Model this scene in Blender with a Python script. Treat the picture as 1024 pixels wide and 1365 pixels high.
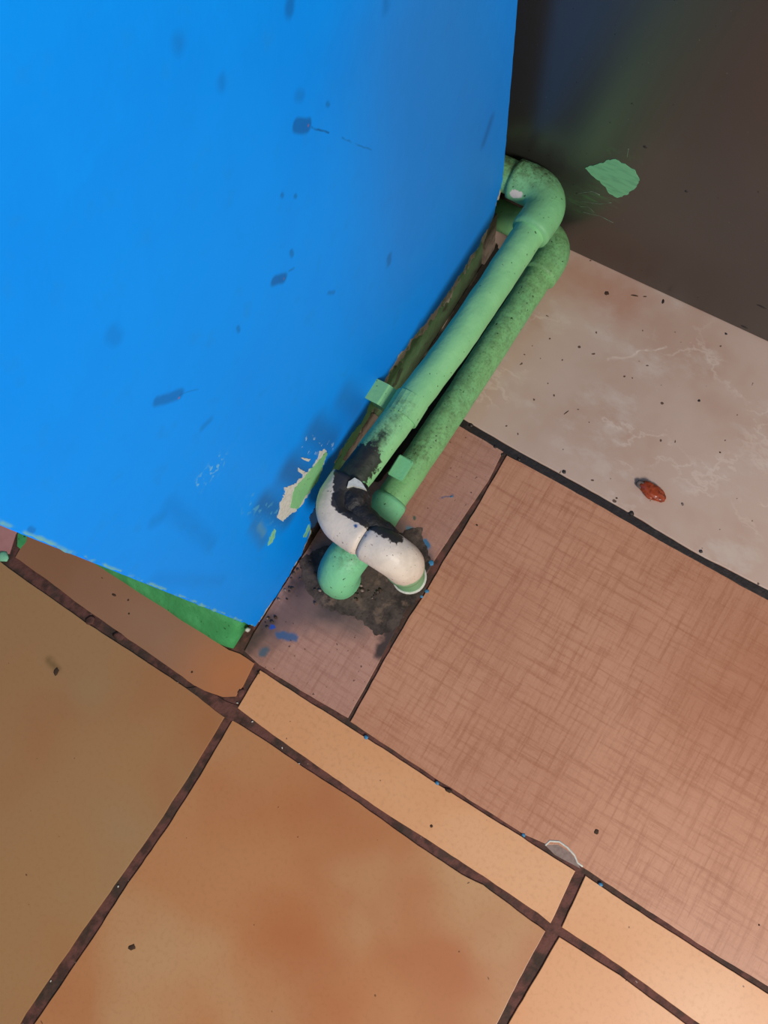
import bpy, bmesh, math, random
from mathutils import Vector, Matrix, noise

for o in list(bpy.data.objects):
    bpy.data.objects.remove(o, do_unlink=True)
scene = bpy.context.scene
col = scene.collection
# ---------------------------------------------------------------- camera
# X runs across the doorway, Y along the painted pipes, Z up; origin at the near foot of the blue wall
cam_d = bpy.data.cameras.new('camera')
cam_d.sensor_fit = 'VERTICAL'
cam_d.sensor_height = 32.0
cam_d.lens = 1025.0 / 1365.0 * 32.0
cam_d.clip_start = 0.01
cam = bpy.data.objects.new('camera', cam_d)
col.objects.link(cam)
R = ((0.84923524, 0.48596899, -0.20647917),
     (0.51973159, -0.83834307, 0.16449915),
     (-0.0931589, -0.24701222, -0.96452391))
M4 = Matrix.Identity(4)
for i in range(3):
    M4[i][0] = R[i][0]; M4[i][1] = -R[i][1]; M4[i][2] = -R[i][2]
M4[0][3], M4[1][3], M4[2][3] = 0.19502, 0.03842, 0.7
cam.matrix_world = M4
scene.camera = cam
# ---------------------------------------------------------------- light
world = bpy.data.worlds.new('room_light')
scene.world = world
world.use_nodes = True
bg = world.node_tree.nodes['Background']
bg.inputs['Color'].default_value = (1.0, 0.97, 0.93, 1)
bg.inputs['Strength'].default_value = 0.26


def area(name, loc, target, size, power, color):
    d = bpy.data.lights.new(name, 'AREA')
    d.shape = 'DISK'; d.size = size; d.energy = power; d.color = color
    o = bpy.data.objects.new(name, d); col.objects.link(o)
    o.location = loc
    o.rotation_euler = (Vector(target) - Vector(loc)).to_track_quat('-Z', 'Y').to_euler()


area('room_lamp', (1.2, -0.5, 1.15), (0.12, 0.1, 0.05), 0.5, 23.5, (1.0, 0.95, 0.9))  # main room light from the right, below ceiling height; source unseen
scene.view_settings.view_transform = 'Standard'
scene.view_settings.look = 'None'
scene.view_settings.gamma = 1.0
scene.view_settings.exposure = 0.0
scene.view_settings.use_curve_mapping = False

# ---------------------------------------------------------------- material helpers


def lin(r, g, b):
    f = lambda c: (c / 255 / 12.92) if c <= 10 else ((c / 255 + .055) / 1.055) ** 2.4
    return (f(r), f(g), f(b), 1.0)


def spot_group():
    g = bpy.data.node_groups.new('spot', 'ShaderNodeTree')
    for n, t in (('P', 'NodeSocketVector'), ('A', 'NodeSocketVector'), ('B', 'NodeSocketVector'),
                 ('R', 'NodeSocketFloat'), ('Soft', 'NodeSocketFloat')):
        g.interface.new_socket(n, in_out='INPUT', socket_type=t)
    g.interface.new_socket('Mask', in_out='OUTPUT', socket_type='NodeSocketFloat')
    N, L = g.nodes, g.links
    i = N.new('NodeGroupInput'); o = N.new('NodeGroupOutput')

    def vm(op, a, b=None):
        n = N.new('ShaderNodeVectorMath'); n.operation = op
        L.new(a, n.inputs[0])
        if b is not None: L.new(b, n.inputs[1])
        return n

    def mm(op, a, b, clamp=False):
        n = N.new('ShaderNodeMath'); n.operation = op; n.use_clamp = clamp
        for k, v in ((0, a), (1, b)):
            if isinstance(v, (int, float)): n.inputs[k].default_value = v
            else: L.new(v, n.inputs[k])
        return n.outputs[0]
    pa = vm('SUBTRACT', i.outputs['P'], i.outputs['A']).outputs[0]
    ba = vm('SUBTRACT', i.outputs['B'], i.outputs['A']).outputs[0]
    d1 = vm('DOT_PRODUCT', pa, ba).outputs['Value']
    d2 = mm('ADD', vm('DOT_PRODUCT', ba, ba).outputs['Value'], 1e-9)
    h = mm('DIVIDE', d1, d2, True)
    s = N.new('ShaderNodeVectorMath'); s.operation = 'SCALE'
    L.new(ba, s.inputs[0]); L.new(h, s.inputs['Scale'])
    dist = vm('LENGTH', vm('SUBTRACT', pa, s.outputs[0]).outputs[0]).outputs['Value']
    mr = N.new('ShaderNodeMapRange'); mr.interpolation_type = 'SMOOTHSTEP'
    L.new(dist, mr.inputs['Value'])
    L.new(mm('ADD', i.outputs['R'], i.outputs['Soft']), mr.inputs['From Min'])
    L.new(mm('SUBTRACT', i.outputs['R'], i.outputs['Soft']), mr.inputs['From Max'])
    L.new(mr.outputs[0], o.inputs[0])
    return g


SPOT = spot_group()


class Mat:
    """A principled material whose colour is built up in layers, in object space."""

    def __init__(s, name, color, rough=.6, spec=.4):
        s.m = bpy.data.materials.new(name); s.m.use_nodes = True
        s.N, s.L = s.m.node_tree.nodes, s.m.node_tree.links
        s.b = s.N['Principled BSDF']
        s.b.inputs['Roughness'].default_value = rough
        s.b.inputs['Specular IOR Level'].default_value = spec
        s.P = s.N.new('ShaderNodeTexCoord').outputs['Object']
        s.c = s.N.new('ShaderNodeRGB'); s.c.outputs[0].default_value = color
        s.c = s.c.outputs[0]
        s.r = None
        s.warped = {}

    def math(s, op, a, b=0.0, clamp=False):
        n = s.N.new('ShaderNodeMath'); n.operation = op; n.use_clamp = clamp
        for k, v in ((0, a), (1, b)):
            if isinstance(v, (int, float)): n.inputs[k].default_value = v
            else: s.L.new(v, n.inputs[k])
        return n.outputs[0]

    def noise(s, scale, detail=3, rough=.55, off=(0, 0, 0), stretch=(1, 1, 1), rot=0.0):
        mp = s.N.new('ShaderNodeMapping')
        s.L.new(s.P, mp.inputs[0])
        mp.inputs['Location'].default_value = off
        mp.inputs['Rotation'].default_value = (0, 0, rot)
        mp.inputs['Scale'].default_value = stretch
        n = s.N.new('ShaderNodeTexNoise')
        n.inputs['Scale'].default_value = scale
        n.inputs['Detail'].default_value = detail
        n.inputs['Roughness'].default_value = rough
        s.L.new(mp.outputs[0], n.inputs['Vector'])
        return n.outputs['Fac']

    def ramp(s, v, lo, hi, t0=0.0, t1=1.0):
        n = s.N.new('ShaderNodeMapRange'); n.interpolation_type = 'SMOOTHSTEP'
        s.L.new(v, n.inputs['Value'])
        for k, x in (('From Min', lo), ('From Max', hi), ('To Min', t0), ('To Max', t1)):
            n.inputs[k].default_value = x
        return n.outputs[0]

    def warp(s, scale, amp):
        key = (scale, amp)
        if key not in s.warped:
            n = s.N.new('ShaderNodeTexNoise'); n.inputs['Scale'].default_value = scale
            n.inputs['Detail'].default_value = 3
            s.L.new(s.P, n.inputs['Vector'])
            a = s.N.new('ShaderNodeVectorMath'); a.operation = 'SUBTRACT'
            s.L.new(n.outputs['Color'], a.inputs[0]); a.inputs[1].default_value = (.5, .5, .5)
            m = s.N.new('ShaderNodeVectorMath'); m.operation = 'MULTIPLY_ADD'
            s.L.new(a.outputs[0], m.inputs[0]); m.inputs[1].default_value = (amp,) * 3
            s.L.new(s.P, m.inputs[2])
            s.warped[key] = m.outputs[0]
        return s.warped[key]

    def spot(s, a, b, r, soft, ws=120, wa=.006):
        g = s.N.new('ShaderNodeGroup'); g.node_tree = SPOT
        s.L.new(s.warp(ws, wa), g.inputs['P'])
        g.inputs['A'].default_value = a; g.inputs['B'].default_value = b
        g.inputs['R'].default_value = r; g.inputs['Soft'].default_value = soft
        return g.outputs[0]

    def mix(s, fac, color, k=1.0, mode='MIX'):
        n = s.N.new('ShaderNodeMix'); n.data_type = 'RGBA'; n.blend_type = mode
        if k != 1.0: fac = s.math('MULTIPLY', fac, k)
        s.L.new(fac, n.inputs[0])
        s.L.new(s.c, n.inputs[6])
        if isinstance(color, tuple): n.inputs[7].default_value = color
        else: s.L.new(color, n.inputs[7])
        s.c = n.outputs[2]
        return s

    def bump(s, h, strength, dist):
        n = s.N.new('ShaderNodeBump')
        n.inputs['Strength'].default_value = strength; n.inputs['Distance'].default_value = dist
        s.L.new(h, n.inputs['Height'])
        s.L.new(n.outputs[0], s.b.inputs['Normal'])
        return s

    def done(s, rough=None):
        s.L.new(s.c, s.b.inputs['Base Color'])
        if rough is not None: s.L.new(rough, s.b.inputs['Roughness'])
        return s.m


def times(m, *v):
    x = v[0]
    for y in v[1:]: x = m.math('MULTIPLY', x, y)
    return x


# ---------------------------------------------------------------- materials
BLUE = lin(0, 146, 250)
m = Mat('blue_wall_paint', BLUE, .5, .16)
m.mix(m.ramp(m.noise(7, 4), .42, .7), lin(2, 134, 238), .45)
m.mix(m.ramp(m.noise(60, 4), .55, .75), lin(30, 135, 215), .2)
DB = lin(14, 92, 165)
# two broad greyer areas towards the far end, then scuffs, grime, repaint and stains
for a, b, r, so, k, c in (
        ((0.0000, 0.3658, 0.3553), (0.0000, 0.4113, 0.1330), .06, .07, .5, lin(56, 116, 182)),
        ((0.0000, 0.3054, 0.3788), (0.0000, 0.2928, 0.1662), .04, .05, .3, lin(52, 120, 195)),
        ((0.0000, 0.4138, 0.1927), (0.0000, 0.4243, 0.2053), .004, .005, .5, lin(35, 80, 140)),
        ((0.0000, 0.0695, 0.1158), (0.0000, 0.0737, 0.1572), .006, .006, .5, lin(50, 105, 155)),
        ((0.0000, 0.0979, 0.0957), (0.0000, 0.0905, 0.1673), .011, .010, .72, lin(36, 95, 155)),
        ((0.0000, 0.1309, 0.1077), (0.0000, 0.1231, 0.1597), .014, .012, .72, lin(34, 90, 150)),
        ((0.0000, 0.1665, 0.1113), (0.0000, 0.1575, 0.1591), .014, .012, .62, lin(34, 100, 165)),
        ((0.0000, 0.2050, 0.1014), (0.0000, 0.1968, 0.1456), .012, .012, .5, lin(34, 105, 175)),
        ((0.0000, 0.0740, 0.1258), (0.0000, 0.0768, 0.1460), .003, .003, .5, lin(96, 150, 165)),
        ((0.0000, 0.0504, 0.2937), (0.0000, 0.0452, 0.2064), .006, .006, .34, lin(4, 118, 205)),
        ((0.0000, 0.0378, 0.2972), (0.0000, 0.0418, 0.2920), .004, .004, .34, lin(4, 116, 200)),
        ((0.0000, 0.0084, 0.2534), (0.0000, 0.0264, 0.1492), .005, .006, .28, lin(4, 120, 210)),
        ((0.0000, 0.2258, 0.4043), (0.0000, 0.2330, 0.3969), .0035, .0012, .75, DB),
        ((0.0000, 0.2357, 0.3932), (0.0000, 0.2460, 0.3783), .0004, .0006, .8, lin(10, 60, 115)),
        ((0.0000, 0.2552, 0.3654), (0.0000, 0.2780, 0.3318), .0003, .0005, .6, lin(14, 80, 140)),
        ((0.0000, 0.1795, 0.3390), (0.0000, 0.1857, 0.3322), .003, .0015, .75, DB),
        ((0.0000, 0.1908, 0.3316), (0.0000, 0.1950, 0.3287), .0005, .0008, .7, DB),
        ((0.0000, 0.0873, 0.3661), (0.0000, 0.0983, 0.3528), .003, .0016, .6, DB),
        ((0.0000, 0.0980, 0.3523), (0.0000, 0.1077, 0.3402), .0003, .0006, .5, DB),
        ((0.0000, 0.1970, 0.3418), (0.0000, 0.1973, 0.3386), .0018, .0012, .55, DB),
        ((0.0000, 0.2042, 0.3811), (0.0000, 0.2043, 0.3798), .0012, .001, .6, DB),
        ((0.0000, 0.2124, 0.3707), (0.0000, 0.2126, 0.3693), .0012, .001, .6, DB),
        ((0.0000, 0.2401, 0.4555), (0.0000, 0.2397, 0.4545), .0035, .002, .6, DB),
        ((0.0000, 0.1941, 0.4620), (-0.0000, 0.1938, 0.4596), .002, .0025, .35, DB),
        ((0.0000, 0.1819, 0.4899), (0.0000, 0.1818, 0.4884), .003, .003, .3, DB),
        ((0.0000, 0.3055, 0.4006), (0.0000, 0.3061, 0.4042), .003, .003, .35, DB),
        ((0.0000, 0.2320, 0.4173), (0.0000, 0.2338, 0.4137), .0025, .002, .3, DB),
        ((0.0000, 0.2502, 0.3944), (0.0000, 0.2511, 0.3926), .0012, .001, .5, DB),
        ((0.0000, 0.2789, 0.2244), (0.0000, 0.2779, 0.2183), .003, .0025, .5, lin(30, 85, 150)),
        ((0.0000, 0.2141, 0.2743), (0.0000, 0.2190, 0.2669), .0012, .0012, .5, DB),
        ((0.0000, 0.1457, 0.3427), (0.0000, 0.1456, 0.3396), .0013, .001, .5, DB),
        ((0.0000, 0.0951, 0.3122), (0.0000, 0.1012, 0.3098), .002, .002, .35, DB),
        ((-0.0000, 0.0936, 0.4245), (0.0000, 0.0937, 0.4211), .004, .003, .25, DB),
        ((0.0000, 0.0074, 0.3919), (0.0000, 0.0075, 0.3889), .0015, .001, .5, DB),
        ((0.0000, 0.3076, 0.0817), (0.0000, 0.2858, 0.0615), .003, .004, .4, lin(40, 100, 165))):
    m.mix(m.spot(a, b, r, so, 90, .003), c, k)
for p in ((0.0000, 0.2334, 0.3964), (0.0000, 0.1855, 0.3317), (0.0000, 0.0967, 0.3513)):
    m.mix(m.spot(p, p, .0006, .0005, 90, .003), lin(150, 90, 95), .7)
# pale scratches where the paint is rubbed thin
ms = m.spot((0.0000, 0.0734, 0.2743), (0.0000, 0.0863, 0.2685), .006, .006)
m.mix(times(m, ms, m.ramp(m.noise(190, 4), .53, .6)), lin(120, 190, 215), .7)
ms = m.spot((0.0000, 0.0827, 0.1926), (0.0000, 0.0932, 0.1121), .006, .008)
m.mix(times(m, ms, m.ramp(m.noise(150, 4, off=(3, 1, 2)), .55, .62)), lin(90, 175, 205), .6)
ms = m.spot((0.0000, 0.1454, 0.1635), (0.0000, 0.1633, 0.1007), .005, .005)
m.mix(times(m, ms, m.ramp(m.noise(170, 4, off=(1, 3, 1)), .6, .64)), lin(190, 215, 220), .9)
# worn arris
ar = m.spot((0, .0045, -.1), (0, .0045, .9), .0013, .001, 90, .003)
m.mix(times(m, ar, m.ramp(m.noise(55, 3), .42, .55)), lin(120, 185, 160), .75)
m.bump(m.noise(45, 4), .12, .004)
MAT_BLUE = m.done()

m = Mat('old_green_wall_paint', lin(118, 160, 108), .6)
m.mix(m.ramp(m.noise(60, 5), .45, .65), lin(92, 128, 84), .6)
m.mix(m.ramp(m.noise(35, 4, off=(2, 2, 2)), .58, .66), lin(70, 62, 50), .8)
low = m.spot((-.01, .2, .0), (-.01, .5, .0), .03, .03, 60, .02)
m.mix(low, lin(52, 44, 36), .9)
m.bump(m.noise(160, 4), .4, .003)
MAT_OLDGREEN = m.done()

m = Mat('bare_plaster', lin(205, 192, 170), .85, .2)
m.mix(m.ramp(m.noise(120, 4), .5, .65), lin(150, 140, 110), .7)
m.mix(m.ramp(m.noise(90, 3, off=(4, 0, 1)), .56, .62), lin(120, 170, 110), .8)
m.bump(m.noise(300, 4), .5, .002)
MAT_PLASTER = m.done()

m = Mat('grey_brown_core', lin(128, 112, 98), .85, .2)
m.mix(m.ramp(m.noise(110, 4), .45, .65), lin(96, 82, 72), .7)
MAT_CORE = m.done()

m = Mat('green_skirting_paint', lin(62, 148, 86), .6, .3)
m.mix(m.ramp(m.noise(40, 4), .42, .7), lin(88, 182, 112), .5)
m.mix(m.ramp(m.noise(260, 3), .66, .7), lin(25, 60, 45), .8)
m.bump(m.noise(90, 4), .35, .004)
MAT_SKIRT = m.done()


def green_pipe(name, base, grimes, speck, blues=(), blacks=(), whites=()):
    m = Mat(name, base, .5, .35)
    m.mix(m.ramp(m.noise(28, 3), .4, .65), lin(118, 182, 126), .5)
    g = m.ramp(m.noise(420, 5, .65), .5, .62)
    for a, b, r, so, k in grimes:
        m.mix(times(m, m.spot(a, b, r, so), m.ramp(m.noise(130, 5, .7), .38, .66)), lin(74, 84, 52), k)
        m.mix(times(m, m.spot(a, b, r, so), g), lin(52, 58, 38), k * .8)
    m.mix(times(m, m.ramp(m.noise(speck, 2), .69, .73)), lin(38, 44, 34), .85)
    for a, b, r, so, k in blues:
        m.mix(m.spot(a, b, r, so), lin(32, 100, 140), k)
    for a, b, r, so in blacks:
        m.mix(m.spot(a, b, r, so * .35, 260, .014), lin(34, 32, 31), .96)
    if name == 'green_pipe_paint':
        for q in (((0.0531, 0.3981, 0.1090)), ((0.0526, 0.3937, 0.1090)), ((0.0570, 0.3936, 0.1090))):
            m.mix(m.spot(q, q, .0013, .0006, 300, .003), lin(24, 30, 22), .95)
    for a, b, r, so in whites:
        m.mix(m.spot(a, b, r, so, 260, .004), lin(214, 202, 190))
    m.bump(m.noise(130, 4), .25, .003)
    return m.done()


G1, G2, G3 = lin(136, 198, 138), lin(122, 178, 116), lin(122, 198, 148)
MAT_P1 = green_pipe('green_pipe_paint', G1, [((.03, .165, .108), (.034, .225, .108), .006, .012, .7)], 240,
                    blues=[((.024, .27, .09), (.030, .42, .09), .002, .009, .55)],
                    blacks=[((.018, .130, .106), (.030, .168, .108), .0155, .004),
                            ((.030, .16, .110), (.034, .195, .110), .004, .012)],
                    whites=[])
MAT_P2 = green_pipe('grimy_shaded_pipe_paint', G2,
                    [((.055, .22, .05), (.06, .46, .05), .02, .02, .42),  # olive grime; part of the upper pipe's shadow is put into this colour
                     ((.050, .155, .05), (.053, .22, .05), .004, .01, .5)], 200)
MAT_DOME = green_pipe('bright_green_fitting_paint', G3, [((.05, .10, .05), (.05, .12, .06), .01, .015, .5)], 240,
                      blues=[((.030, .075, .03), (.030, .115, .045), .004, .006, .6)])
MAT_EL = green_pipe('faded_green_elbow_paint', lin(120, 182, 126), [((-.02, .47, .11), (.03, .475, .11), .014, .02, .95)], 300,
                    whites=[((.0140, .4495, .0985), (.0195, .4515, .1000), .0040, .0006)])

m = Mat('white_fitting', lin(218, 205, 190), .45, .4)
m.mix(m.ramp(m.noise(70, 4), .5, .7), lin(200, 188, 172), .6)
m.mix(m.ramp(m.noise(330, 3), .66, .7), lin(120, 110, 100), .7)
for a, b, r, so in (((.036, .130, .112), (.085, .131, .108), .0100, .003),
                    ((.026, .150, .115), (.040, .134, .112), .0125, .003)):
    m.mix(m.spot(a, b, r, .0008, 240, .009), lin(30, 29, 30), .97)
for p, r in (((0.0553, 0.1174, 0.1100), .0022), ((0.0667, 0.1149, 0.1100), .0018)):
    m.mix(m.spot(p, p, r, .0008, 200, .003), lin(28, 80, 140))
# green paint still holding on the foot of the drop leg
m.mix(m.spot((.0985, .114, -.02), (.0985, .114, .050), .026, .004, 150, .012), lin(122, 176, 130))
m.bump(m.noise(150, 3), .2, .003)
MAT_WHITE = m.done()

m = Mat('black_sealant', lin(30, 29, 30), .55, .4)
m.mix(m.ramp(m.noise(150, 4), .55, .7), lin(58, 55, 54), .6)
m.bump(m.noise(160, 4), .5, .004)
MAT_BLACK = m.done()

# floor materials
def terracotta(name, base, dark, light, off, warm=None):
    m = Mat(name, base, .38, .4)
    m.mix(m.ramp(m.noise(5.5, 3, .45, off), .42, .72), dark, .75)
    m.mix(m.ramp(m.noise(7, 3, .45, (off[1] + 3, off[0], 1)), .45, .75), light, .8)
    m.mix(m.ramp(m.noise(260, 3, .6, off), .45, .75), lin(150, 105, 62), .2)
    m.mix(m.ramp(m.noise(170, 1, .5, off), .785, .80), lin(70, 42, 28), .7)
    return m


m = terracotta('terracotta_glaze_olive_shaded', lin(168, 126, 84), lin(164, 104, 64), lin(162, 130, 92), (0, 0, 0))  # base lowered: shade over the left tile is put into its colour
m.mix(m.spot((-0.1525, -0.1224, 0.0000), (-0.1407, -0.1257, 0.0000), .003, .004), lin(90, 75, 40), .6)
MAT_T1 = m.done()
m = terracotta('terracotta_glaze_orange', lin(184, 128, 84), lin(168, 98, 58), lin(188, 148, 106), (1.3, .4, 0))
for a, b, r, k in (((0.1618, -0.1924, -0.0000), (0.1756, -0.1903, 0.0000), .03, .45), ((0.0578, -0.1316, 0.0000), (0.1100, -0.1135, 0.0000), .025, .35), ((0.2103, -0.2207, 0.0000), (0.2302, -0.2174, 0.0000), .02, .4)):
    m.mix(m.spot(a, b, r, .035, 40, .03), lin(168, 88, 44), k)
MAT_T2 = m.done()
m = terracotta('terracotta_glaze_peach', lin(210, 152, 106), lin(200, 132, 84), lin(218, 168, 126), (2.1, 3.4, 0))
MAT_T3 = m.done()
m = terracotta('terracotta_glaze_brown', lin(156, 112, 84), lin(146, 98, 66), lin(160, 120, 94), (4.1, 1.4, 0))
m.mix(m.spot((-0.0007, -0.0464, 0.0000), (0.0074, -0.0336, 0.0000), .03, .05, 40, .02), lin(192, 120, 70), .8)
MAT_S1 = m.done()
m = Mat('pink_glaze', lin(186, 130, 126), .4)
m.mix(m.ramp(m.noise(60, 3), .4, .7), lin(170, 112, 106), .5)
MAT_PINK = m.done()


def weave(name, base, dark, stains=(), grime=False):
    m = Mat(name, base, .42, .45)
    A = math.radians(-38)
    w1 = m.noise(105, 4, .7, (0, 0, 0), (.16, 2.2, 1), A)
    w2 = m.noise(105, 4, .7, (5, 2, 0), (2.2, .16, 1), A)
    w3 = m.noise(44, 4, .65, (7, 2, 3), (.14, 3.0, 1), A)
    w4 = m.noise(44, 4, .65, (1, 8, 3), (3.0, .14, 1), A)
    m.mix(m.ramp(w1, .46, .68), dark, .5)
    m.mix(m.ramp(w2, .46, .68), dark, .5)
    m.mix(m.ramp(w3, .52, .70), dark, .26)
    m.mix(m.ramp(w4, .52, .70), dark, .26)
    m.mix(m.ramp(m.noise(6, 2), .4, .62), dark, .25)
    m.mix(m.ramp(m.noise(500, 2), .45, .8), lin(214, 160, 130), .2)
    for a, b, r, so, c, k, ws, wa in stains:
        m.mix(m.spot(a, b, r, so, ws, wa), c, k)
    if grime:
        m.mix(m.ramp(m.noise(210, 3, .6, (3, 3, 3)), .66, .70), lin(66, 40, 32), .8)
    return m


m = weave('woven_print_glaze', lin(192, 138, 108), lin(154, 96, 66))
m.mix(m.spot((0.4062, 0.2005, 0.0000), (0.3858, 0.1515, 0.0000), .04, .06, 30, .03), lin(158, 92, 62), .4)
MAT_P1T = m.done()
GR, BK, BL = lin(92, 78, 72), lin(44, 37, 34), lin(44, 92, 136)
m = weave('grimy_woven_print_glaze', lin(180, 134, 116), lin(150, 102, 84), [
    ((0.0411, 0.0422, 0.0000), (0.0806, 0.0578, 0.0000), .012, .016, GR, .8, 100, .014),
    ((0.0073, -0.0020, 0.0000), (0.0298, 0.0598, 0.0000), .016, .014, lin(108, 84, 78), .85, 100, .014),
    ((0.0028, -0.0143, 0.0000), (0.0068, 0.0177, 0.0000), .006, .006, lin(74, 60, 54), .85, 100, .014),
    ((0.0108, 0.0566, 0.0000), (0.0168, 0.0931, 0.0000), .010, .012, BK, .9, 100, .014),
    ((0.0494, 0.0552, 0.0000), (0.1053, 0.0965, 0.0000), .010, .008, lin(70, 60, 56), .9, 100, .014),
    ((0.1116, 0.0466, 0.0000), (0.1136, 0.1094, 0.0000), .008, .004, BK, .92, 100, .014),
    ((0.0628, 0.1533, 0.0000), (0.0957, 0.1394, 0.0000), .009, .01, lin(104, 92, 92), .8, 100, .014),
    ((0.0867, 0.1382, 0.0000), (0.1100, 0.1356, 0.0000), .006, .004, lin(60, 56, 54), .9, 100, .014),
    ((0.0220, 0.0100, 0.0000), (0.0355, 0.0149, 0.0000), .0035, .002, BL, .85, 200, .006),
    ((0.0179, -0.0115, 0.0000), (0.0188, -0.0078, 0.0000), .0035, .0022, lin(50, 92, 110), .8, 200, .006),
    ((0.0122, 0.0121, 0.0000), (0.0134, 0.0129, 0.0000), .0024, .001, lin(28, 76, 170), .95, 200, .006),
    ((0.0738, 0.1556, 0.0000), (0.0921, 0.1455, 0.0000), .0028, .002, lin(60, 120, 140), .8, 200, .006),
    ((0.0928, 0.1525, 0.0000), (0.0973, 0.1503, 0.0000), .003, .0014, lin(40, 110, 150), .9, 200, .006),
    ((0.0845, 0.1527, 0.0000), (0.0862, 0.1512, 0.0000), .0014, .0008, lin(14, 30, 36), .9, 200, .006),
    ((0.0719, 0.1670, 0.0000), (0.0729, 0.1667, 0.0000), .0016, .0008, lin(60, 90, 80), .9, 200, .006),
    ((0.0848, 0.1964, 0.0000), (0.0924, 0.2042, 0.0000), .0008, .001, lin(50, 84, 130), .8, 200, .006)], True)
MAT_P0T = m.done()

m = Mat('marbled_glaze', lin(196, 170, 154), .3, .5)
m.mix(m.ramp(m.noise(7, 4, .6), .40, .70), lin(178, 142, 122), .7)
m.mix(m.ramp(m.noise(14, 5, .65, (3, 1, 0), (1, 1.6, 1)), .5, .7), lin(204, 186, 172), .7)
v = m.noise(16, 5, .6, (0, 4, 2), (1, 1.5, 1), .4)
vv = m.math('ABSOLUTE', m.math('SUBTRACT', v, .5))
m.mix(times(m, m.ramp(vv, .03, .0), m.ramp(m.noise(11, 2, .5, (6, 6, 6)), .52, .62)), lin(222, 202, 186), .38)
m.mix(m.spot((0.0870, 0.4610, 0.0000), (0.1368, 0.4596, 0.0000), .018, .025, 60, .03), lin(176, 122, 96), .7)
m.mix(m.spot((0.1749, 0.4164, 0.0000), (0.1966, 0.4355, 0.0000), .0008, .001, 60, .01), lin(226, 206, 190), .7)
m.mix(m.spot((0.1550, 0.3964, 0.0000), (0.1756, 0.4149, 0.0000), .001, .0018, 60, .012), lin(226, 206, 190), .6)
m.mix(m.ramp(m.noise(140, 1, .5, (2, 2, 2)), .745, .76), lin(66, 44, 36), .85)
MAT_MARBLE = m.done()

m = Mat('brown_grout', lin(104, 68, 60), .85, .2)
m.mix(m.ramp(m.noise(90, 4), .42, .66), lin(62, 46, 40), .85)
m.mix(m.ramp(m.noise(30, 3, .5, (4, 4, 4)), .5, .6), lin(56, 52, 44), .6)
m.mix(m.ramp(m.noise(210, 2, .5, (1, 4, 4)), .76, .78), lin(170, 160, 150), .6)
m.bump(m.noise(250, 4), .5, .002)
MAT_GROUT = m.done()
m = Mat('black_joint', lin(42, 36, 35), .5, .4)
m.mix(m.ramp(m.noise(120, 4), .5, .7), lin(66, 56, 54), .6)
m.bump(m.noise(200, 4), .4, .002)
MAT_JOINT = m.done()
m = Mat('grimy_mortar', lin(86, 74, 68), .9, .2)
m.mix(m.ramp(m.noise(34, 5, .6), .42, .6), lin(52, 45, 42), .9)
m.mix(m.ramp(m.noise(60, 4, .6, (3, 0, 1)), .55, .68), lin(122, 100, 86), .7)
m.mix(m.ramp(m.noise(300, 4, .6, (3, 0, 1)), .55, .7), lin(40, 34, 31), .5)
m.bump(m.noise(180, 5), .5, .003)
MAT_MORTAR = m.done()
m = Mat('dark_steel', lin(114, 110, 106), .33, .5)
m.b.inputs['Metallic'].default_value = .85
m.mix(m.ramp(m.noise(5, 3), .4, .65), lin(104, 101, 98), .5)
m.mix(m.ramp(m.noise(240, 2), .755, .77), lin(40, 34, 32), .7)
m.mix(m.ramp(m.noise(330, 1, .5, (2, 5, 1)), .775, .785), lin(150, 142, 132), .7)
pm = m.spot((.066, .4845, .075), (.085, .4845, .10), .012, .012, 90, .02)
m.mix(times(m, pm, m.ramp(m.noise(80, 5, .7, (0, 0, 0), (.5, 1, 3)), .45, .65)), lin(120, 160, 120), .6)
pm = m.spot((.08, .4845, .15), (.1, .4845, .148), .004, .008, 120, .02)
m.mix(times(m, pm, m.ramp(m.noise(120, 4, .6, (1, 0, 0)), .5, .65)), lin(120, 150, 125), .5)
MAT_PANEL = m.done()
m = Mat('dabbed_green_paint', lin(112, 178, 128), .6)
m.mix(m.ramp(m.noise(120, 4, .6, (0, 0, 0), (.5, 1, 3)), .45, .65), lin(92, 150, 110), .6)
MAT_DAB = m.done()
m = Mat('dry_brushed_green', lin(96, 122, 98), .6)
m.mix(m.ramp(m.noise(200, 3), .45, .6), lin(84, 84, 74), .8)
MAT_DABDIM = m.done()
def plain(name, c, rough=.6, c2=None):
    m = Mat(name, c, rough, .4)
    m.mix(m.ramp(m.noise(300, 3), .42, .66), c2 or tuple(x * .7 for x in c[:3]) + (1,), .6)
    return m.done()
MAT_BLUEDOT = plain('blue_paint_drop', lin(60, 128, 170), .5)
MAT_NAVY = plain('navy_stain', lin(30, 66, 100), .7)
MAT_GRIME = plain('packed_dirt', lin(46, 38, 32), .95, lin(30, 26, 22))
MAT_DARKCHIP = plain('dark_clay', lin(70, 50, 36), .9)
MAT_PALE = plain('pale_paint', lin(206, 206, 196), .7)
MAT_MINT = plain('mint_paint', lin(130, 200, 160), .55)
MAT_GREYFILL = plain('grey_filler', lin(140, 120, 112), .8, lin(116, 98, 90))
m = Mat('rust_red_crumb', lin(152, 62, 30), .3, .5)
m.mix(m.ramp(m.noise(220, 3), .45, .62), lin(104, 36, 16), .8)
m.bump(m.noise(200, 2), .25, .002)
MAT_CRUMB = m.done()
MAT_CRUMBGREY = plain('grey_crust', lin(112, 98, 92), .9)

# ---------------------------------------------------------------- mesh helpers
random.seed(7)


def tag(o, label=None, cat=None, group=None, kind=None):
    for k, v in (('label', label), ('category', cat), ('group', group), ('kind', kind)):
        if v: o[k] = v
    return o


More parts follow.
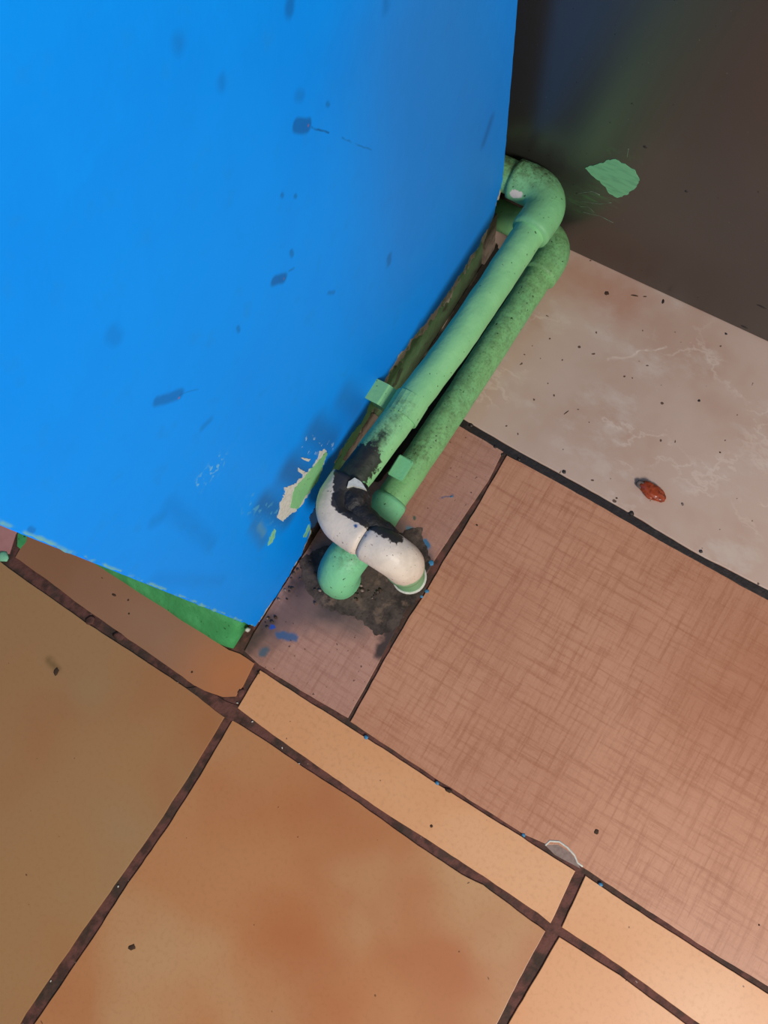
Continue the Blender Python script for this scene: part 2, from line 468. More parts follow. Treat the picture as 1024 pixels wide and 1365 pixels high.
def link(name, bm, mat, parent=None, smooth=True):
    me = bpy.data.meshes.new(name)
    bmesh.ops.recalc_face_normals(bm, faces=bm.faces)
    bm.to_mesh(me); bm.free()
    if smooth:
        for p in me.polygons: p.use_smooth = True
    for mm in (mat if isinstance(mat, (list, tuple)) else [mat]): me.materials.append(mm)
    o = bpy.data.objects.new(name, me); col.objects.link(o)
    if parent:
        o.parent = parent
        o.location = -Vector(parent.location)
    return o


def empty(name, loc):
    o = bpy.data.objects.new(name, None); col.objects.link(o)
    o.location = loc; o.empty_display_size = .03
    return o


def rag(pts, step, amp, seed=0.0, closed=True, ampz=0.0):
    """Subdivide an outline and make it uneven (ampz: extra unevenness along the second axis)."""
    out = []
    n = len(pts)
    for i in range(n if closed else n - 1):
        a, b = Vector(pts[i]).to_2d(), Vector(pts[(i + 1) % n]).to_2d()
        d = b - a
        k = max(1, int(d.length / step))
        nr = Vector((-d.y, d.x)).normalized() if d.length > 1e-9 else Vector((0, 0))
        for j in range(k):
            p = a + d * (j / k)
            h = noise.noise(Vector((p.x * 60 + seed * 7.1, p.y * 60, seed)))
            h2 = noise.noise(Vector((p.x * 260 + seed * 3.3, p.y * 260, 3.3)))
            h3 = noise.noise(Vector((p.x * 420 + seed * 3.3, p.y * 120, 7.3)))
            q = p + nr * amp * (h * .8 + h2 * .7)
            q.y += ampz * (h + h2 * .5 + h3 * .5)
            out.append(q)
    if not closed: out.append(Vector(pts[-1]).to_2d())
    return out


def plate(name, pts, to3, t0, t1, mat, parent=None, bev=0.0, smooth=False):
    """Prism: outline pts (2D), to3(a, b, depth) gives the 3D point; t1 is the visible face."""
    bm = bmesh.new()
    top = [bm.verts.new(to3(p[0], p[1], t1)) for p in pts]
    bot = [bm.verts.new(to3(p[0], p[1], t0)) for p in pts]
    n = len(pts)
    ft = bm.faces.new(top)
    fb = bm.faces.new(bot[::-1])
    for i in range(n):
        bm.faces.new((top[i], bot[i], bot[(i + 1) % n], top[(i + 1) % n]))
    bmesh.ops.recalc_face_normals(bm, faces=bm.faces)
    if bev:
        bmesh.ops.bevel(bm, geom=[e for e in ft.edges], offset=bev, segments=2, affect='EDGES', profile=.6)
    bmesh.ops.triangulate(bm, faces=[f for f in bm.faces if len(f.verts) > 4])
    return link(name, bm, mat, parent, smooth)


on_floor = lambda a, b, t: (a, b, t)
on_wall = lambda a, b, t: (t, a, b)
on_panel = lambda a, b, t: (a, t, b)


def box(name, lo, hi, mat, parent=None, bev=.0):
    bm = bmesh.new()
    bmesh.ops.create_cube(bm, size=1)
    for v in bm.verts:
        v.co = Vector([lo[i] if v.co[i] < 0 else hi[i] for i in range(3)])
    if bev:
        bmesh.ops.bevel(bm, geom=list(bm.edges), offset=bev, segments=2, affect='EDGES')
    return link(name, bm, mat, parent, False)


def arc_path(pts, rad, n=10):
    """Polyline with its inner corners rounded at bend radius rad."""
    P = [Vector(p) for p in pts]
    out = [P[0]]
    for i in range(1, len(P) - 1):
        a, b, c = P[i - 1], P[i], P[i + 1]
        u, v = (a - b).normalized(), (c - b).normalized()
        ang = u.angle(v)
        t = rad / math.tan(ang / 2)
        s, e = b + u * t, b + v * t
        ctr = b + (u + v).normalized() * (rad / math.sin(ang / 2))
        for k in range(n + 1):
            w = k / n
            q = (s - ctr).lerp(e - ctr, w)
            # slerp
            th = (s - ctr).angle(e - ctr)
            q = ((s - ctr) * math.sin((1 - w) * th) + (e - ctr) * math.sin(w * th)) / math.sin(th)
            out.append(ctr + q)
    out.append(P[-1])
    return out


def resample(P, step):
    out = [P[0]]
    for a, b in zip(P, P[1:]):
        k = max(1, int(math.ceil((b - a).length / step)))
        for j in range(1, k + 1): out.append(a.lerp(b, j / k))
    return out


def tube(name, path, radius, mat, parent=None, seg=28, lump=.0005, caps=True, step=.004):
    """Swept tube; radius may be a function of (distance, total)."""
    P = resample([Vector(p) for p in path], step)
    bm = bmesh.new()
    L = [0.0]
    for a, b in zip(P, P[1:]): L.append(L[-1] + (b - a).length)
    T = [(P[min(i + 1, len(P) - 1)] - P[max(i - 1, 0)]).normalized() for i in range(len(P))]
    n = T[0].orthogonal().normalized()
    rings = []
    for i, p in enumerate(P):
        n = (n - T[i] * n.dot(T[i])).normalized()
        b = T[i].cross(n)
        r = radius(L[i], L[-1]) if callable(radius) else radius
        ring = []
        for k in range(seg):
            a = 2 * math.pi * k / seg
            d = n * math.cos(a) + b * math.sin(a)
            q = p + d * r
            rr = lump * noise.fractal(q * 75, 1.0, 2.0, 3)
            ring.append(bm.verts.new(q + d * rr))
        rings.append(ring)
    for A, B in zip(rings, rings[1:]):
        for k in range(seg):
            bm.faces.new((A[k], A[(k + 1) % seg], B[(k + 1) % seg], B[k]))
    if caps:
        bm.faces.new(rings[0][::-1]); bm.faces.new(rings[-1])
    return link(name, bm, mat, parent, True)


def lump(name, c, r, mat, parent=None, amp=.3, freq=1.6, seed=0.0, sub=3, rot=0.0):
    bm = bmesh.new()
    bmesh.ops.create_icosphere(bm, subdivisions=sub, radius=1)
    for v in bm.verts:
        d = v.co.normalized()
        h = 1 + amp * noise.fractal(d * freq + Vector((seed, seed * 2, 1)), 1.0, 2.0, 3)
        q = Vector((d.x * r[0], d.y * r[1], d.z * r[2])) * h
        q.rotate(Matrix.Rotation(rot, 3, 'Z'))
        v.co = Vector(c) + q
    return link(name, bm, mat, parent, True)


# ---------------------------------------------------------------- floor
bm = bmesh.new()
bmesh.ops.create_cube(bm, size=1)
for v in bm.verts:
    v.co = Vector((-1.4 if v.co.x < 0 else 1.8, -1.5 if v.co.y < 0 else 1.5, -.04 if v.co.z < 0 else -.0016))
floor = tag(link('floor', bm, MAT_GROUT, smooth=False), kind='structure')


def tile(pts, mat, label=None, amp=.0005, seed=0.0, bev=.0004, top=0.0):
    o = plate('tile', rag(pts, .006, amp, seed), on_floor, -.009, top, mat, floor, bev)
    if label: o['label'] = label
    return o


TS = .326
# terracotta glazed tiles of the near room
tile([(0.0197, -0.0773), (0.0162, -0.0772), (-0.0255, -0.0747), (-0.0998, -0.0752), (-0.1502, -0.0761), (-0.2430, -0.0740), (-0.2540, -0.0736), (-.60, -.076), (-.60, -.405), (.0115, -.402), (0.0107, -0.3661), (0.0138, -0.2892), (0.0172, -0.2324), (0.0198, -0.1891), (0.0206, -0.1304)], MAT_T1, 'olive-tan mottled terracotta tile, coloured darker for shade', seed=1)
tile([(0.0276, -0.0755), (0.0640, -0.0744), (0.1086, -0.0750), (0.1612, -0.0742), (0.2039, -0.0758), (0.2644, -0.0763), (0.2836, -0.0736), (0.3430, -0.0763), (0.3427, -0.1194), (0.3431, -0.1541), (.336, -.406), (.0195, -.403), (0.0218, -0.3654), (0.0252, -0.2888), (0.0258, -0.2361), (0.0289, -0.1855), (0.0295, -0.1301)], MAT_T2, 'orange mottled terracotta tile', seed=2)
tile([(0.3547, -0.0740), (0.4074, -0.0727), (0.4595, -0.0752), (.674, -.082), (.674, -.408), (.347, -.407), (0.3510, -0.1489)], MAT_T3, 'peach terracotta tile', seed=3)
tile([(-0.2461, -0.0369), (-0.1674, -0.0252), (-0.0107, -0.0256), (0.0002, -0.0230), (0.0166, -0.0234), (0.0189, -0.0454), (0.0181, -0.0567), (0.0084, -0.0634), (-0.0089, -0.0678), (-0.0210, -0.0689), (-0.0415, -0.0680), (-0.0761, -0.0674), (-0.1114, -0.0668), (-0.1658, -0.0655), (-0.2043, -0.0631), (-0.2436, -0.0623)], MAT_S1, 'narrow brown terracotta strip tile', seed=4)
tile([(0.0247, -0.0255), (0.0687, -0.0259), (0.1172, -0.0251), (0.2110, -0.0251), (0.2983, -0.0239), (0.3420, -0.0235), (0.3439, -0.0691), (0.3315, -0.0678), (0.2802, -0.0676), (0.2194, -0.0681), (0.1795, -0.0692), (0.1255, -0.0681), (0.0586, -0.0664), (0.0258, -0.0643)], MAT_T3, 'narrow peach terracotta strip tile', seed=5)
tile([(0.3508, -0.0220), (0.3818, -0.0229), (0.4614, -0.0230), (0.5068, -0.0224), (.680, -.013), (.676, -.072), (0.4688, -0.0697), (0.4042, -0.0665), (0.3528, -0.0667)], MAT_T3, seed=6)
tile([(-.26, -.022), (-0.2582, -0.0440), (-0.2512, -0.0625), (-0.2592, -0.0672), (-.30, -.066), (-.30, -.022)], MAT_PINK, 'dusty pink tile end', seed=7)
tile([(-.30, -.024), (-.304, -.07), (-.60, -.07), (-.60, -.024)], MAT_S1, seed=8)
for ix, iy, mt in ((-1, -1, MAT_T2), (0, -1, MAT_T1), (1, -1, MAT_T3), (2, 0, MAT_T2), (2, -1, MAT_T1), (-1.9, 0, MAT_T2), (-1.9, -1, MAT_T1)):
    x0, y0 = .0195 + ix * .3275, -.405 + iy * .3285
    w = .3215 if ix > -1 else .60
    if ix == -1: x0, w = -.60, .6135
    if ix == -1.9: x0, w = -1.20, .594
    tile([(x0, y0 + .322), (x0 + w, y0 + .322), (x0 + w, y0 + .002), (x0, y0 + .002)], mt, seed=20 + ix + iy)
# printed tiles of the threshold
tile([(0.1175, 0.2637), (0.1333, 0.2642), (0.2050, 0.2633), (0.2738, 0.2608), (0.3715, 0.2594), (.700, .254), (.700, .0015), (0.5046, -0.0176), (0.4595, -0.0191), (0.3795, -0.0184), (0.3458, -0.0177), (0.3385, -0.0156), (0.3317, -0.0131), (0.3206, -0.0132), (0.3133, -0.0178), (0.2926, -0.0212), (0.2092, -0.0219), (0.1193, -0.0208), (0.1174, 0.0307), (0.1166, 0.0857), (0.1179, 0.1088), (0.1172, 0.1521), (0.1185, 0.1940)], MAT_P1T, 'large pinkish-brown tile with woven print', seed=9)
tile([(0.0624, 0.2673), (0.1127, 0.2653), (0.1147, 0.2331), (0.1126, 0.1973), (0.1108, 0.1631), (0.1098, 0.1428), (0.1106, 0.0877), (0.1141, 0.0387), (0.1158, -0.0191), (0.0658, -0.0215), (0.0209, -0.0223), (0.0027, -0.0191), (.001, -.001), (.001, .271)], MAT_P0T, 'grimy cut tile under the pipes', seed=10)
tile([(.706, .252), (1.3, .250), (1.3, .0), (.706, .0015)], MAT_P1T, seed=11)
# marbled tiles by the panel
tile([(-.02, .281), (0.0643, 0.2754), (0.1172, 0.2730), (0.1755, 0.2722), (0.2352, 0.2708), (0.3038, 0.2664), (0.3753, 0.2678), (.86, .270), (.86, .50), (-.02, .50)], MAT_MARBLE, 'pale marbled beige tile', seed=12, bev=.001)
tile([(.865, .270), (1.6, .268), (1.6, .50), (.865, .50)], MAT_MARBLE, seed=13)
# black joint strip between the marbled and the printed tiles, with tar blobs
jt = plate('joint_strip', rag([(0.0550, 0.2728), (0.0647, 0.2747), (0.1176, 0.2724), (0.1758, 0.2715), (0.2355, 0.2702), (0.3041, 0.2658), (0.3756, 0.2672), (1.6, .266), (1.6, .256), (0.3715, 0.2594), (0.2738, 0.2608), (0.2050, 0.2633), (0.1333, 0.2642), (0.1130, 0.2646), (0.0552, 0.2667)], .006, .0005, 3.0), on_floor, -.006, -.0004, MAT_JOINT, floor, .0004)
jt['label'] = 'black joint strip'
for i, (a, b, r) in enumerate(((628, 567, .0022), (752, 629, .0022), (656, 594, .0016), (842, 684, .0026), (692, 612, .0018), (934, 735, .0018), (666, 606, .0016))):
    x, y = ((0.0730, 0.2733), (0.1713, 0.2757), (0.1037, 0.2654), (0.2426, 0.2710), (0.1291, 0.2660), (0.3109, 0.2697), (0.1135, 0.2623))[i]
    lump('tar_blob', (x, y, -.0002), (r, r * .9, .0012), MAT_JOINT, floor, .4, 1.5, i, 2)
# grout blobs on the tiles
for i, (x, y) in enumerate(((-0.1411, -0.0723), (-0.1083, -0.0698), (0.0208, -0.0520))):
    lump('grout_blob', (x, y, -.0004), ((.0045, .006, .0034)[i], .004, .0012), MAT_GROUT, floor, .4, 1.5, i + 9, 2)
# thicker brown grout at the crossing
plate('grout_patch', rag([(-0.0142, -0.0663), (0.0124, -0.0656), (0.0339, -0.0602), (0.0345, -0.0759), (0.0191, -0.0777), (-0.0299, -0.0782)], .004, .0006, 2.0), on_floor, -.003, -.0007, MAT_GROUT, floor)
# grey filler in the broken tile corner
plate('filler_patch', rag([(0.3120, -0.0193), (0.3135, -0.0143), (0.3205, -0.0105), (0.3285, -0.0110), (0.3359, -0.0132), (0.3448, -0.0197), (0.3224, -0.0217)], .003, .0002, 5.0), on_floor, -.003, -.0006, MAT_GREYFILL, floor)
rim = [(0.3120, -0.0193, 0.0000), (0.3135, -0.0143, 0.0000), (0.3205, -0.0105, 0.0000), (0.3285, -0.0110, 0.0000), (0.3359, -0.0132, 0.0000), (0.3406, -0.0169, 0.0000), (0.3456, -0.0172, 0.0000)]
tube('pale_rim', [(p[0], p[1], -.0003) for p in rim], .0009, MAT_PALE, floor, 8, .0002)
# chips in the glaze, tiny lumps of dirt
for i, (p, rx, ry, mt) in enumerate((
        ((0.0584, -0.2749), .0045, .0028, MAT_DARKCHIP), ((-0.1405, -0.1272), .0032, .0042, MAT_DARKCHIP),
        ((0.3424, 0.0123), .0028, .0026, MAT_DARKCHIP), ((0.2220, -0.0247), .0042, .002, MAT_DARKCHIP),
        ((0.2239, -0.0569), .0016, .0016, MAT_DARKCHIP), ((-0.1939, -0.0237), .0035, .0022, MAT_DARKCHIP),
        ((-0.1354, -0.0408), .0032, .0014, MAT_DARKCHIP), ((-0.1203, -0.0376), .0014, .0012, MAT_DARKCHIP),
        ((-0.1121, -0.0476), .0012, .0012, MAT_DARKCHIP), ((-0.0288, -0.0602), .0014, .0012, MAT_DARKCHIP),
        ((0.1201, 0.4590), .0028, .0028, MAT_DARKCHIP), ((0.1447, 0.4695), .0044, .001, MAT_DARKCHIP),
        ((0.2465, 0.3996), .0016, .0016, MAT_JOINT), ((0.2780, 0.3013), .0022, .0014, MAT_CRUMBGREY),
        ((0.2245, 0.2770), .0014, .001, MAT_DARKCHIP), ((0.2852, 0.3626), .0012, .001, MAT_DARKCHIP),
        ((0.1715, 0.4765), .0035, .0016, MAT_JOINT), ((0.2383, 0.4737), .0018, .0012, MAT_JOINT),
        ((0.0640, 0.3298), .0022, .0014, MAT_DARKCHIP), ((0.1452, 0.3288), .004, .0006, MAT_DARKCHIP),
        ((0.4822, 0.0187), .001, .001, MAT_DARKCHIP), ((0.0250, -0.0284), .0014, .0012, MAT_DARKCHIP),
        ((0.1268, 0.1906), .0014, .001, MAT_DARKCHIP))):
    lump('glaze_chip', (p[0], p[1], 0), (rx * .78, ry * .78, .0005), mt, floor, .45, 1.8, i * 1.7, 2, random.uniform(0, 3))
for i, (p, r) in enumerate((((0.1383, -0.0248), .0022), ((0.2107, -0.0245), .0018), ((0.2929, -0.0218), .0018), ((0.3642, -0.0215), .0019),
                            ((0.1077, 0.1383), .0034), ((0.1182, 0.1138), .0022), ((0.1165, 0.1072), .0018), ((0.0926, 0.2025), .0012))):
    lump('paint_drop', (p[0], p[1], 0), (r, r * .8, .0007), MAT_BLUEDOT, floor, .4, 1.6, i * 2.3, 2)
for i, p in enumerate(((-0.0354, -0.0753), (-0.1042, -0.0681), (0.0227, -0.0609), (0.0436, -0.0672), (0.0792, -0.0717), (0.0991, -0.0750), (0.0196, -0.2436), (0.0136, -0.3346), (0.0140, -0.2258), (0.3569, -0.0502))):
    lump('pale_fleck', (p[0], p[1], -.0009), (.0012, .0007, .0006), MAT_PALE, floor, .4, 1.6, i * 3.1, 1, random.uniform(0, 3))
# green drips on the strip tile by the corner
plate('paint_smear', rag([(-0.2560, -0.0418), (-0.2475, -0.0377), (-0.2434, -0.0441), (-0.2441, -0.0531), (-0.2486, -0.0523)], .003, .0006, 8.0), on_floor, -.001, .0005, MAT_SKIRT, floor)
lump('mint_drip', (-0.2547, -0.0680, 0.0000), (.006, .005, .002), MAT_MINT, floor, .3, 1.5, 4.0, 2)
# grimy mortar round the pipe feet
mort = plate('mortar_bed', rag([(0.0122, 0.1004), (0.0829, 0.1609), (0.1072, 0.1364), (0.1171, 0.1115), (0.1106, 0.0877), (0.1096, 0.0657), (0.0995, 0.0534), (0.0798, 0.0590), (0.0501, 0.0540), (0.0226, 0.0554), (0.0015, 0.0775)], .002, .004, 4.0), on_floor, -.002, .0006, MAT_MORTAR, floor)
for i in range(60):
    u, v = random.random(), random.random()
    a, b = Vector((0.0031, 0.0685)), Vector((0.0816, 0.0824))
    p = a.lerp(b, u) + Vector((random.gauss(0, .006), random.gauss(0, .008)))
    if i > 44: p = Vector((0.0027, 0.0048)).lerp(Vector((0.0034, 0.0811)), u) + Vector((random.uniform(0, .008), 0))
    p.x = max(p.x, .003)
    r = random.uniform(.0008, .0022)
    lump('mortar_crumb', (p.x, p.y, .0012 if i <= 44 else .0004), (r, r * .8, r * .7), (MAT_MORTAR, MAT_DARKCHIP, MAT_GREYFILL, MAT_MORTAR)[i % 4], floor, .4, 1.5, i, 1)

# ---------------------------------------------------------------- blue wall
wall = tag(box('wall_left', (-.62, .0045, -.01), (-.0035, .4495, 1.5), MAT_OLDGREEN), kind='structure')
edge = [(0.0101, 0.0027), (0.0346, 0.0006), (0.0601, -0.0002), (0.0809, 0.0031), (0.0955, 0.0111), (0.1097, 0.0259), (0.1271, 0.0438), (0.1383, 0.0513), (0.1498, 0.0643),
        (0.1616, 0.0708), (0.1768, 0.0723), (0.1918, 0.0727), (0.2060, 0.0694), (0.2198, 0.0692), (0.2311, 0.0811), (0.2431, 0.0781), (0.2533, 0.0787), (0.2688, 0.0803),
        (0.2826, 0.0777), (0.2963, 0.0727), (0.3090, 0.0683), (0.3273, 0.0635), (0.3460, 0.0598), (0.3652, 0.0574), (0.3874, 0.0573), (0.4154, 0.0583), (0.4321, 0.0612),
        (0.4410, 0.0727), (0.4464, 0.0890), (0.4534, 0.0993)]
edge = [(max(a, .004), max(b, .0005)) for a, b in edge]
outl = rag([(.0045, .004)] + edge + [(.4535, .105)], .0015, .0008, 1.0, False, .0045)
far = rag([(.4535, .11), (.4535, 1.5)], .006, .0009, 2.0, False)
near = rag([(.0045, 1.5), (.0045, .006)], .005, .0012, 5.0, False)
sk = plate('blue_plaster', outl + far + near, on_wall, -.004, 0.0, MAT_BLUE, wall, 0)
# rounded arris is given by a thin bead of the same paint
front = plate('blue_plaster', rag([(-.62, .03), (-.003, .034), (-.003, 1.5), (-.62, 1.5)], .004, .0008, 3.0), lambda a, b, t: (a, t, b), .005, .0035, MAT_BLUE, wall, 0)
back = plate('blue_plaster', rag([(-.62, .12), (-.003, .11), (-.003, 1.5), (-.62, 1.5)], .004, .0008, 6.0), lambda a, b, t: (a, t, b), .449, .4505, MAT_BLUE, wall, 0)
# crumbling plaster rim showing below the blue paint
rimw = [(a + .0005, b - .012) for a, b in edge[9:]]
rim_up = [(a, b + .004) for a, b in edge[9:]]
plate('plaster_rim', rag(rimw, .0015, .0008, 9.0, False, .012) + rag(rim_up[::-1], .004, .0003, 2.0, False), on_wall, -.004, -.0006, MAT_PLASTER, wall)
rimn = [(a, max(b - .006, -.001)) for a, b in edge[:9]]
plate('plaster_rim', rag(rimn, .0015, .0008, 9.5, False, .003) + rag([(a, b + .008) for a, b in edge[:9]][::-1], .004, .0003, 2.5, False), on_wall, -.004, -.0006, MAT_PLASTER, wall)
# flaked patch: bare plaster, then green paint on it
patch = plate('flaked_patch', rag([(0.0905, 0.1215), (0.0976, 0.1308), (0.1061, 0.1304), (0.1106, 0.1467), (0.1177, 0.1378), (0.1243, 0.1267), (0.1375, 0.1200), (0.1575, 0.1118), (0.1594, 0.1030), (0.1501, 0.0958), (0.1391, 0.0839), (0.1213, 0.0872), (0.1094, 0.0867), (0.0983, 0.0996), (0.0920, 0.1063)], .0012, .0008, 2.0, True, .008), on_wall, -.002, .0004, MAT_PALE, wall)
plate('green_underpaint', rag([(0.1042, 0.1089), (0.1175, 0.1260), (0.1364, 0.1169), (0.1581, 0.1101), (0.1594, 0.1030), (0.1501, 0.0958), (0.1385, 0.0857), (0.1202, 0.0906), (0.1084, 0.0901)], .0016, .0006, 4.0, True, .003), on_wall, -.001, .0007, MAT_P1, patch)
for i, q in enumerate(([(0.1366, 0.1510), (0.1428, 0.1289), (0.1406, 0.1290), (0.1372, 0.1439)], [(0.1301, 0.1422), (0.1330, 0.1263), (0.1300, 0.1269), (0.1282, 0.1399)],
                       [(0.0691, 0.1000), (0.0828, 0.1110), (0.0823, 0.1047), (0.0743, 0.0964)], [(0.0958, 0.0296), (0.1084, 0.0366), (0.1058, 0.0221), (0.0979, 0.0213)])):
    plate('paint_flake', rag(q, .001, .0004, i, True, .004), on_wall, -.001, .0005, (MAT_PALE, MAT_PALE, MAT_MINT, MAT_MINT)[i], wall)
# green paint tongue and ridge along the paint edge by the pipe clip
plate('green_underpaint', rag([(0.1411, 0.0599), (0.1661, 0.0694), (0.1890, 0.0716), (0.2109, 0.0691), (0.2257, 0.0791), (0.2419, 0.0853), (0.2461, 0.0737), (0.2370, 0.0657), (0.2194, 0.0612), (0.1959, 0.0589), (0.1704, 0.0580), (0.1520, 0.0466), (0.1356, 0.0425)], .0015, .001, 6.0, True, .006), on_wall, -.003, .0006, MAT_P1, wall)
plate('dark_crack', rag([(0.1290, 0.0378), (0.1591, 0.0448), (0.1776, 0.0165), (0.1289, -0.0129), (0.1064, 0.0009), (0.1064, 0.0200)], .0015, .001, 2.0, True, .006), on_wall, -.003, .0005, MAT_JOINT, wall)
plate('blue_smudge', rag([(0.1119, 0.0468), (0.1298, 0.0557), (0.1463, 0.0444), (0.1373, 0.0319), (0.1188, 0.0224), (0.1079, 0.0205)], .0015, .001, 5.0, True, .006), on_wall, -.003, .0009, MAT_NAVY, wall)
plate('bare_slot', rag([(0.1719, 0.0542), (0.2242, 0.0469), (0.2335, 0.0108), (0.1792, 0.0122)], .002, .0006, 3.0), on_wall, -.003, -.001, MAT_CORE, wall)
# brick and mortar behind the pipes at the far corner
plate('bare_brick', rag([(.428, .0), (.449, .0), (.449, .06), (.435, .065), (.428, .05)], .003, .0015, 6.0), on_wall, -.006, -.0005, MAT_CORE, wall)

# packed dirt in the gutter between the wall and the pipes
plate('dirt_bed', rag([(-.001, .17), (.026, .18), (.034, .24), (.040, .30), (.042, .43), (-.001, .455)], .004, .003, 3.0), on_floor, -.002, .0035, MAT_GRIME, floor)
# green plinth of hardened mortar along the near face
bm = bmesh.new()
secs = []
nx = 90
for i in range(nx + 1):
    x = -.62 + (.612) * i / nx
    t = 1 - i / nx
    fr = -.0262 + .0010 * noise.noise(Vector((x * 40, 0, 0)))
    if x > -.03: fr += .008 * ((x + .03) / .022) ** 2 * .5
    secs.append([bm.verts.new(Vector((x + .0006 * noise.noise(Vector((x * 90, k, 2))), y, z + .0008 * noise.noise(Vector((x * 70, k * 3, 1))))))
                 for k, (y, z) in enumerate(((fr, -.005), (fr, .0015), (fr + .004, .006), (fr + .012, .013), (fr + .02, .024), (.006, .04), (.006, -.005)))])
for A, B in zip(secs, secs[1:]):
    for k in range(7):
        bm.faces.new((A[k], A[(k + 1) % 7], B[(k + 1) % 7], B[k]))
bm.faces.new(secs[0]); bm.faces.new(secs[-1][::-1])
skirt = tag(link('baseboard_front', bm, MAT_SKIRT), kind='structure')
for i, (p, r) in enumerate((((-0.0039, -0.0031), .0022), ((-0.0113, -0.0035), .0024), ((-0.0037, 0.0042), .0026), ((-0.0133, -0.0080), .0016))):
    lump('paint_crumb', (p[0], p[1] + .002, .006), (r, r, .005), (MAT_PALE, MAT_MINT, MAT_MINT, MAT_JOINT)[i], skirt, .4, 1.6, i, 2)

# ---------------------------------------------------------------- dark panel
panel = tag(box('metal_panel', (-.7, .4845, -.0005), (1.7, .53, .95), MAT_PANEL, None, .0015),
            'dark brown-grey smooth panel standing behind the marbled tile and the pipe elbows', 'panel')
dab = plate('paint_dab', rag([(0.0617, 0.1199), (0.0735, 0.1323), (0.0848, 0.1441), (0.1028, 0.1419), (0.1091, 0.1327), (0.1088, 0.1229), (0.0966, 0.1025), (0.0877, 0.1041), (0.0772, 0.1135)], .0015, .003, 3.0), on_panel, .485, .4841, MAT_DAB, panel)
dab['label'] = 'dabbed patch of green paint'
for i, pts in enumerate((((0.0633, 0.0764), (0.0829, 0.0845), (0.0923, 0.0926)), ((0.0677, 0.0638), (0.0859, 0.0690), (0.0997, 0.0681)), ((0.0590, 0.0843), (0.0732, 0.0962), (0.0807, 0.0956)),
                         ((0.0631, 0.0686), (0.0736, 0.0742), (0.0796, 0.0704)), ((0.0939, 0.1511), (0.0933, 0.1568), (0.0930, 0.1610)))):
    tube('paint_streak', [(a, .4845, b) for a, b in pts], .00028, MAT_DABDIM, panel, 6, .0003)
for i, (a, b) in enumerate(((0.2514, 0.0456), (0.2500, 0.0061), (0.1052, 0.1694), (0.1483, 0.1424), (0.1419, -0.0342))):
    lump('dirt_mark', (a, .4845, b), ((.005, .004, .0018, .0015, .002)[i], .0004, .0012), MAT_JOINT, panel, .4, 1.6, i * 1.3, 2)

# ---------------------------------------------------------------- pipes
RP, RF = .0142, .0158
pipe1 = tag(empty('water_pipe', (.04, .116, 0)), 'upper green painted pipe ending in a chipped white elbow over the lower pipe', 'pipe')
Z1, YF = .095, .4655
# far elbow round the wall corner and the run behind the wall
tube('pipe_run', [(.0275, .137, Z1), (.0355, .235, Z1), (.041, .30, Z1), (.0430, .36, Z1), (.0445, .432, Z1)], RP, MAT_P1, pipe1, 36)
tube('elbow', arc_path([(.0446, .422, Z1), (.0470, YF, Z1), (.006, YF, Z1)], .0225), lambda d, t: RF + .0020 - .0008 * (d < .003), MAT_EL, pipe1, 36)
tube('pipe_run', [(.010, YF, Z1), (-.12, YF, Z1)], RP + .0006, MAT_EL, pipe1, 28)
# near white fittings: turn across the lower pipe, then down to the floor
tube('white_elbow', arc_path([(.0270, .150, Z1), (.0262, .1175, Z1), (.0645, .1150, Z1)], .019), lambda d, t: RF + .0012 - (.002 if d > t - .002 else 0), MAT_WHITE, pipe1, 36)
tube('drop_elbow', arc_path([(.065, .1150, Z1), (.0985, .1150, Z1), (.0985, .1155, .058)], .0195), lambda d, t: RF + .0014 - (.0016 if d < .003 else 0), MAT_WHITE, pipe1, 36)
tube('drop_pipe', [(.0985, .1155, .062), (.0985, .116, -.002)], RP + .0002, MAT_WHITE, pipe1, 32)
tube('pale_collar', [(.0985, .116, .006), (.0985, .116, .0085)], RP + .0018, MAT_PALE, pipe1, 32, .0003)
lump('black_sealant', (.041, .136, Z1 + .004), (.013, .017, .0125), MAT_BLACK, pipe1, .18, 1.6, 2.0, 4)
tube('black_sealant', [(.044, .131, Z1 + .003), (.064, .1275, Z1 + .004), (.084, .1265, Z1 - .001)], lambda d, t: .0115 - .004 * d / t, MAT_BLACK, pipe1, 18, .002)
plate('white_flake', rag([(0.0332, 0.1409), (0.0316, 0.1458), (0.0341, 0.1508), (0.0409, 0.1504), (0.0470, 0.1474), (0.0413, 0.1463), (0.0359, 0.1446)], .0012, .0006, 3.0), on_floor, .106, .1135, MAT_PALE, pipe1)


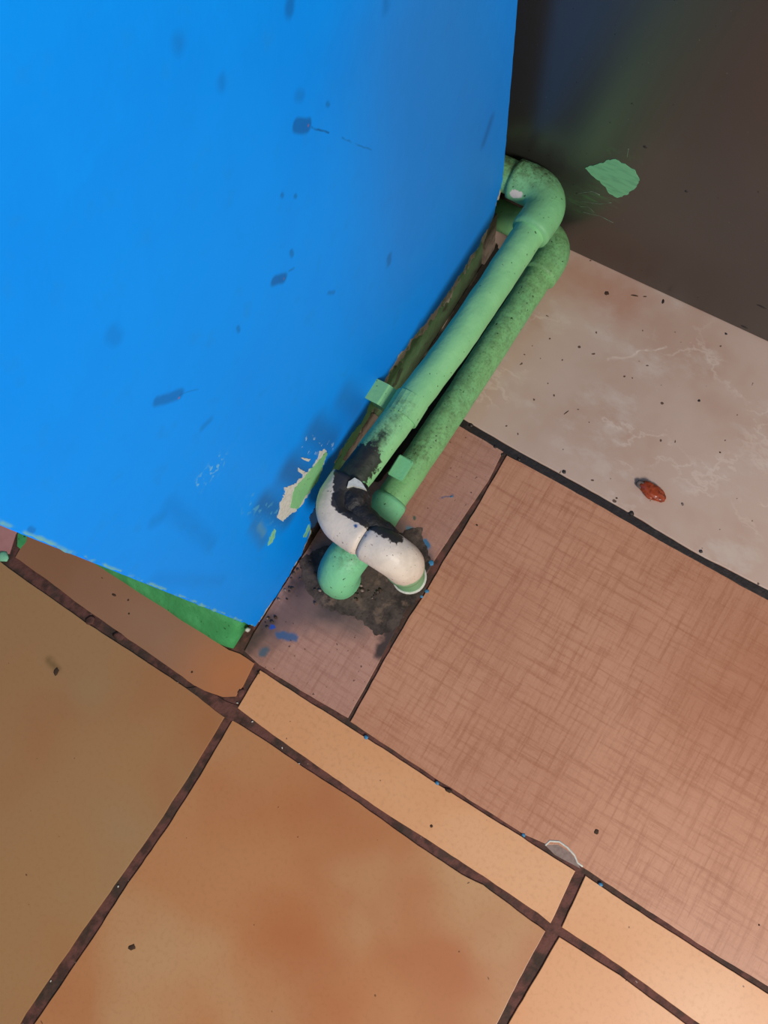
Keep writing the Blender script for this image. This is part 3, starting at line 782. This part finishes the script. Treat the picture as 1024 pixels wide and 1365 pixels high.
def strap(yc, w, parent, mat):
    bm = bmesh.new()
    xa = .0350
    prof = []
    for k in range(15):
        a = math.radians(-70 + 250 * k / 14)
        prof.append((xa + (RP + .0009) * math.cos(a), Z1 + (RP + .0009) * math.sin(a)))
    prof += [(.012, Z1 + .004), (.0, Z1 + .003)]
    inner = [(xa + (x - xa) * .9, Z1 + (z - Z1) * .9 - .0005) for x, z in prof]
    v = [[bm.verts.new((x, yy, z)) for x, z in p] for yy in (yc - w, yc + w) for p in (prof, inner)]
    for i in range(len(prof) - 1):
        bm.faces.new((v[0][i], v[0][i + 1], v[2][i + 1], v[2][i]))
        bm.faces.new((v[1][i], v[1][i + 1], v[3][i + 1], v[3][i]))
        bm.faces.new((v[0][i], v[0][i + 1], v[1][i + 1], v[1][i]))
        bm.faces.new((v[2][i], v[2][i + 1], v[3][i + 1], v[3][i]))
    for e in (0, -1): bm.faces.new((v[0][e], v[1][e], v[3][e], v[2][e]))
    return link('pipe_clip', bm, mat, parent, False)


strap(.228, .010, pipe1, MAT_P1)
box('clip_block', (-.002, .223, Z1 - .026), (.018, .239, Z1 - .011), MAT_P1, pipe1, .003)

pipe2 = tag(empty('water_pipe', (.05, .09, 0)), 'lower grimy green pipe along the floor, ending in a rounded green elbow', 'pipe')
Z2 = .034
tube('pipe_run', [(.0505, .10, Z2), (.0520, .16, Z2), (.0555, .26, Z2), (.0575, .34, Z2), (.060, .44, Z2)], RP, MAT_P2, pipe2, 36)
tube('elbow', arc_path([(.060, .424, Z2), (.062, YF, Z2), (.02, YF, Z2)], .0225), RF + .001, MAT_P2, pipe2, 36)
tube('pipe_run', [(.025, YF, Z2), (-.12, YF, Z2)], RP, MAT_P2, pipe2, 24)
tube('socket', [(.0505, .118, Z2), (.0522, .166, Z2)], lambda d, t: RF + .0006 - (.0010 if d > t - .003 else 0), MAT_DOME, pipe2, 36)
tube('floor_elbow', arc_path([(.0490, .125, Z2), (.0440, .0825, Z2), (.0440, .0825, -.003)], .0205, 14), RF + .0030, MAT_DOME, pipe2, 36)
box('clip_tab', (.0455, .176, .070), (.0600, .196, .0735), MAT_DOME, pipe2, .0008)
box('clip_stem', (.0500, .182, .040), (.0545, .190, .071), MAT_DOME, pipe2, .0008)

# ---------------------------------------------------------------- loose crumb on the marbled tile
cr = tag(empty('crumb', (0.2487, 0.2976, 0.0000)), 'rust-red glossy crumb lying on the pale marbled tile', 'crumb')
c0 = (0.2487, 0.2976, 0.0000)
lump('red_flesh', (c0[0], c0[1], .003), (.0135, .0072, .0035), MAT_CRUMB, cr, .2, 1.3, 3.0, 4, -.15)
c1 = (0.2397, 0.2990, 0.0000)
lump('grey_crust', (c1[0], c1[1], .0022), (.0065, .0045, .003), MAT_CRUMBGREY, cr, .35, 1.5, 6.0, 3, .2)
